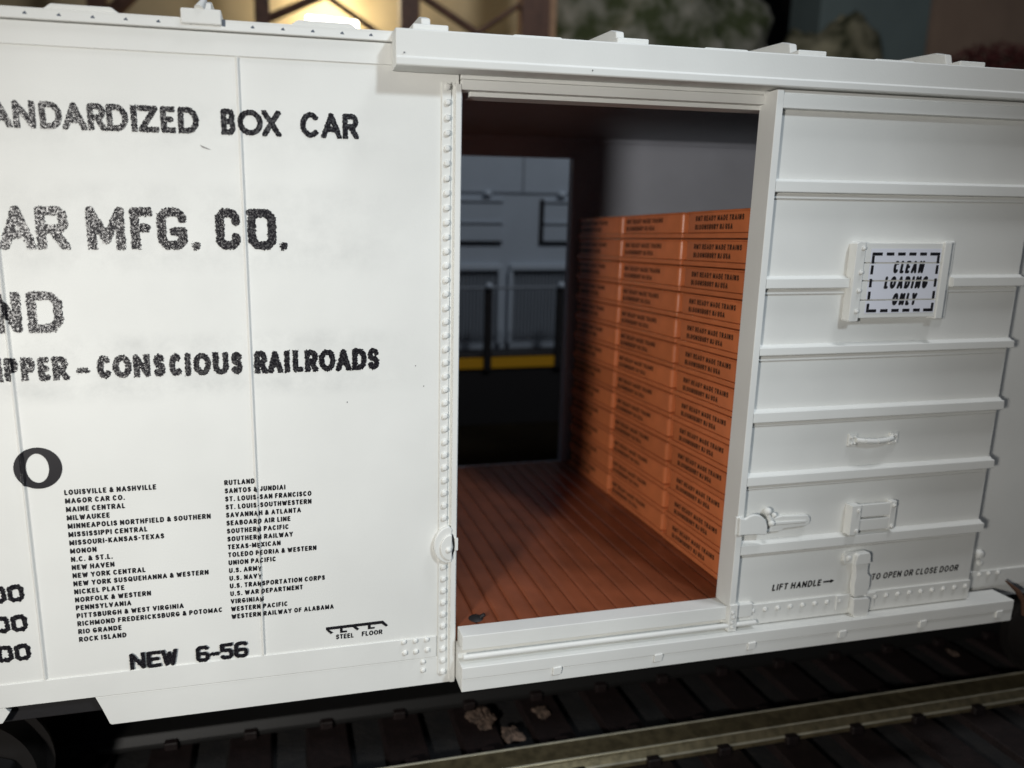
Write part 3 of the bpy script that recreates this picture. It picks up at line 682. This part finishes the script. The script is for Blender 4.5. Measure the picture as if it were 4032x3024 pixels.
# bits of dried glue and scraps lying between the rails
def scrap(x, y, s, lab, seed, m=SCRAP):
    b = MB(); rg = random.Random(seed)
    bmesh.ops.create_icosphere(b.bm, subdivisions=4, radius=1)
    for v in b.bm.verts:
        p = v.co.copy(); q = Vector((p.x, p.y, 0)).normalized()*1.6+Vector((seed*3.3, 0, 0))
        k = max(.3, .9+.5*noise.noise(q*.7)+.16*noise.noise(q*3.4)+.3*noise.noise(Vector((p.x, p.y, seed))*1.1))
        v.co = Vector((p.x*s*k, p.y*s*k*1.2, p.z*s*.22*(1+.8*noise.noise(p*6+Vector((seed, 0, 0))))))
    o = b.build('dried_scrap', m, None, smooth=True); o.location = (x, y, -1.49); tag(o, lab, 'scrap', 'scraps lying on the track bed'); return o
scrap(0.50, 1.10, 0.13, 'largest tan scrap of dried glue below the doorway corner', 3)
scrap(0.66, 0.88, 0.09, 'tan flake of dried glue just nearer than the largest one', 4)
scrap(0.57, 1.40, 0.045, 'tiny orange crumb behind the largest tan scrap', 5)
scrap(0.98, 1.08, 0.07, 'small grey tan scrap lying right of the largest one', 6)
scrap(5.0, 1.10, 0.05, 'pale chip on the black ballast at the far right', 8)

# ================================================================== ENGINE BEHIND (seen through the far doorway)
eng = empty('diesel_locomotive', (2.3, 7.2, -1.4), 'blue grey diesel locomotive with yellow sill stripe beyond the boxcar doorway', 'locomotive')
e_inv = Matrix.Translation((-2.3, -7.2, 1.4))
def ep(o): o.matrix_parent_inverse = e_inv; return o
b = MB().box(-6, 11, 6.1, 8.3, 0.60, 3.9); ep(b.build('hood', LGREY, eng, 0.02))
b = MB().box(-6.5, 11.5, 5.60, 8.85, 0.62, 0.66); b.box(-6.5, 11.5, 5.6, 8.8, -0.35, 0.47); ep(b.build('frame', BLACK, eng, 0.01))
b = MB().box(-6.5, 11.5, 5.575, 5.65, 0.47, 0.615); ep(b.build('yellow_sill_stripe', YELLOW, eng))
b = MB()
for x in (-4, 8.6):
    b.box(x-1.9, x+1.9, 5.9, 8.5, -1.05, -0.3)
    for dx in (-1.3, 0, 1.3): b.cyl((x+dx, 6.1, -0.93), (x+dx, 8.3, -0.93), 0.47, 0.47, 24)
ep(b.build('engine_trucks', BLACK, eng, 0.01))
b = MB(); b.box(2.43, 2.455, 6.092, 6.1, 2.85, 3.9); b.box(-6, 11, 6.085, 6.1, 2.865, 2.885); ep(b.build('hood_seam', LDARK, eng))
for x0, x1 in ((0.55, 2.14), (2.75, 4.35)):
    b = MB().box(x0, x1, 6.05, 6.1, 2.20, 2.76); v_ = ep(b.build('vent_box', LGREY, eng, 0.012))
    b = MB().box(x0, x1, 6.03, 6.05, 2.45, 2.475); b.box(x0, x1, 6.03, 6.05, 2.745, 2.775); b.build('vent_ledge', LGREY, v_)
    b = MB().box(x0-.05, x0, 6.07, 6.1, 2.17, 2.79); b.box(x0-.05, x1, 6.07, 6.1, 2.17, 2.205); b.build('vent_painted_shadow', BLACK, v_)  # black strips painted as the vent box's shadow, left and below
    xl = x0+.26 if x0 > 2 else x1-.23
    MB().ball((xl, 6.05, 2.84), 0.06).build('lift_lug', LGREY, v_, smooth=True)
for x0, x1 in ((0.5, 2.10), (2.26, 3.95), (4.1, 5.7)):
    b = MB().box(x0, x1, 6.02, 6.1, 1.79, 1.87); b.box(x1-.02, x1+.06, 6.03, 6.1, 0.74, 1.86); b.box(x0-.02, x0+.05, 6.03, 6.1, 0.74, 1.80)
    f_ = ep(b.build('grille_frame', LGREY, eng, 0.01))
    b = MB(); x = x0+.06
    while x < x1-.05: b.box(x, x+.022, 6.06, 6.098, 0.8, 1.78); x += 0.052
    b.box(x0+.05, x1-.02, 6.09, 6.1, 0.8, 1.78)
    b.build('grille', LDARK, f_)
for x in (-0.15, 0.83, 1.81, 2.85, 3.89, 4.9):
    b = MB().box(x-.055, x+.055, 5.55, 5.62, 0.44, 1.58); st = ep(b.build('stanchion', BLACK, eng, 0.012))
    MB().ball((x, 5.56, 1.60), 0.055).build('stanchion_cap', LGREY, st, smooth=True)
b = MB().cyl((-6, 5.57, 1.58), (11, 5.57, 1.58), 0.017, None, 8); ep(b.build('handrail', LDARK, eng, smooth=True))

# ================================================================== SCENERY ABOVE THE ROOF LINE
tr = empty('timber_trestle', (1.5, 11, -1.56), 'blurred brown timber trestle with diagonal braces in front of a lit cream wall', 'trestle')
t_inv = Matrix.Translation((-1.5, -11, 1.56))
def ttp(o): o.matrix_parent_inverse = t_inv; return o
for x, wd in ((-4.0, .16), (-1.12, .14), (1.68, .19), (4.24, .30)):
    b = MB().box(x-wd, x+wd, 10.8, 11.1, -1.56, 9.5); ttp(b.build('trestle_post', WOODB, tr, 0.02))
MB_ = MB().box(4.50, 4.72, 10.9, 11.2, -1.56, 9.5); ttp(MB_.build('trestle_post', mat('lit_edge_timber', (0.46, 0.27, 0.15), 0.6, noise_amt=0.2), tr, 0.02))  # lighter strip paints the lit right edge of the last post
def brace(p, q, r=0.07):
    ttp(MB().cyl((p[0], 10.95, p[1]), (q[0], 10.95, q[1]), r, r, 8).build('trestle_brace', WOODB, tr, smooth=True))
brace((-4.4, 5.6), (-3.2, 6.75), .13); brace((-1.1, 6.25), (0.05, 6.78), .08); brace((0.05, 6.78), (1.3, 6.02), .055); brace((1.9, 6.9), (3.1, 6.25), .075); brace((3.1, 6.3), (4.0, 6.9), .05)
ttp(MB().box(-6, 5, 10.85, 11.05, 5.6, 6.12).build('trestle_girder', WOODB, tr, 0.02))
wall = MB().box(-9, 5.4, 13.6, 13.8, -1.56, 12).build('cream_wall', CREAM); tag(wall, 'cream wall glowing in warm lamp light behind the trestle', 'wall')
sl = empty('strip_lamp', (0.25, 12.2, 6.55), 'glowing white strip lamp low behind the trestle brace', 'lamp')
s_inv = Matrix.Translation((-0.25, -12.2, -6.55))
o = MB().cyl((-0.25, 12.2, 6.64), (0.80, 12.2, 6.60), 0.10).build('tube', TUBE, sl, smooth=True); o.matrix_parent_inverse = s_inv
o = MB().box(-0.35, 0.9, 12.12, 12.3, 6.30, 6.47).build('lamp_housing', BLACK, sl); o.matrix_parent_inverse = s_inv
lamp('strip_lamp_light', 'POINT', (0.35, 12.7, 7.25), 130, (1.0, 0.88, 0.62), 0.3)

def rock(name, x, y, z, sx, sy, sz, m, lab, seed, cat='rock', sub=5, amp=0.35):
    bm = bmesh.new(); bmesh.ops.create_icosphere(bm, subdivisions=sub, radius=1)
    for v in bm.verts:
        p = v.co.copy(); q = Vector((p.x*sx, p.y*sy, p.z*sz))
        d = noise.fractal(q*0.55+Vector((seed*7.1, 0, 0)), 0.8, 2.2, 5)*amp
        st = 0.10*math.sin(q.z*4.5+noise.noise(q)*2)
        v.co = Vector((p.x*sx*(1+d), p.y*sy*(1+d), p.z*sz*(1+d*.5)))+p*st
    me = bpy.data.meshes.new(name); bm.to_mesh(me); bm.free()
    me.polygons.foreach_set('use_smooth', [True]*len(me.polygons))
    o = link(name, me, m); o.location = (x, y, z); return tag(o, lab, cat)
rock('rock_outcrop', 7.6, 12.6, 3.8, 2.75, 1.4, 7.0, ROCKM, 'grey mossy rock outcrop left of the black cave gap', 1)
rock('rock_outcrop', 12.75, 12.5, 1.5, 2.5, 1.0, 6.4, ROCKG, 'brown green rock outcrop right of the black cave gap', 6, amp=0.26)
cab = MB().box(12.9, 16.25, 13.4, 14.6, -1.56, 14).build('grey_green_cabinet', TEAL, None, 0.03); tag(cab, 'tall grey green cabinet standing right of the rocks', 'cabinet')
bw = MB().box(16.2, 26, 15, 15.2, -1.56, 16).build('brown_partition', BROWNW, None, 0.01); tag(bw, 'brown partition at the far right behind the cabinet', 'partition')
# dark red bush: stem and leaf clumps
bu = empty('red_bush', (16.6, 12.0, 4.2), 'dark red bush poking above the roof at the far right', 'bush')
b_inv = Matrix.Translation((-16.6, -12.0, -4.2))
me = bpy.data.meshes.new('foliage'); V_, F_ = [], []
rg = random.Random(5)
for k in range(2600):
    while True:
        p = Vector((rg.uniform(-1, 1), rg.uniform(-1, 1), rg.uniform(-1, 1)))
        if p.length < 1: break
    q = Vector((16.9+p.x*1.9, 12.0+p.y*.8, 6.42+p.z*.80*(1-.45*abs(p.x))))
    u = Vector((rg.uniform(-1, 1), rg.uniform(-1, 1), rg.uniform(-1, 1))).normalized()*.075; w_ = u.orthogonal().normalized()*.045
    o_ = len(V_); V_ += [q-u, q+w_, q+u, q-w_]; F_.append((o_, o_+1, o_+2, o_+3))
me.from_pydata(V_, [], F_); o = link('foliage', me, BUSHM, bu); o.matrix_parent_inverse = b_inv
o = MB().cyl((16.6, 12, -1.56), (16.8, 12, 6.2), .12, .05).build('stem', WOODB, bu, smooth=True); o.matrix_parent_inverse = b_inv
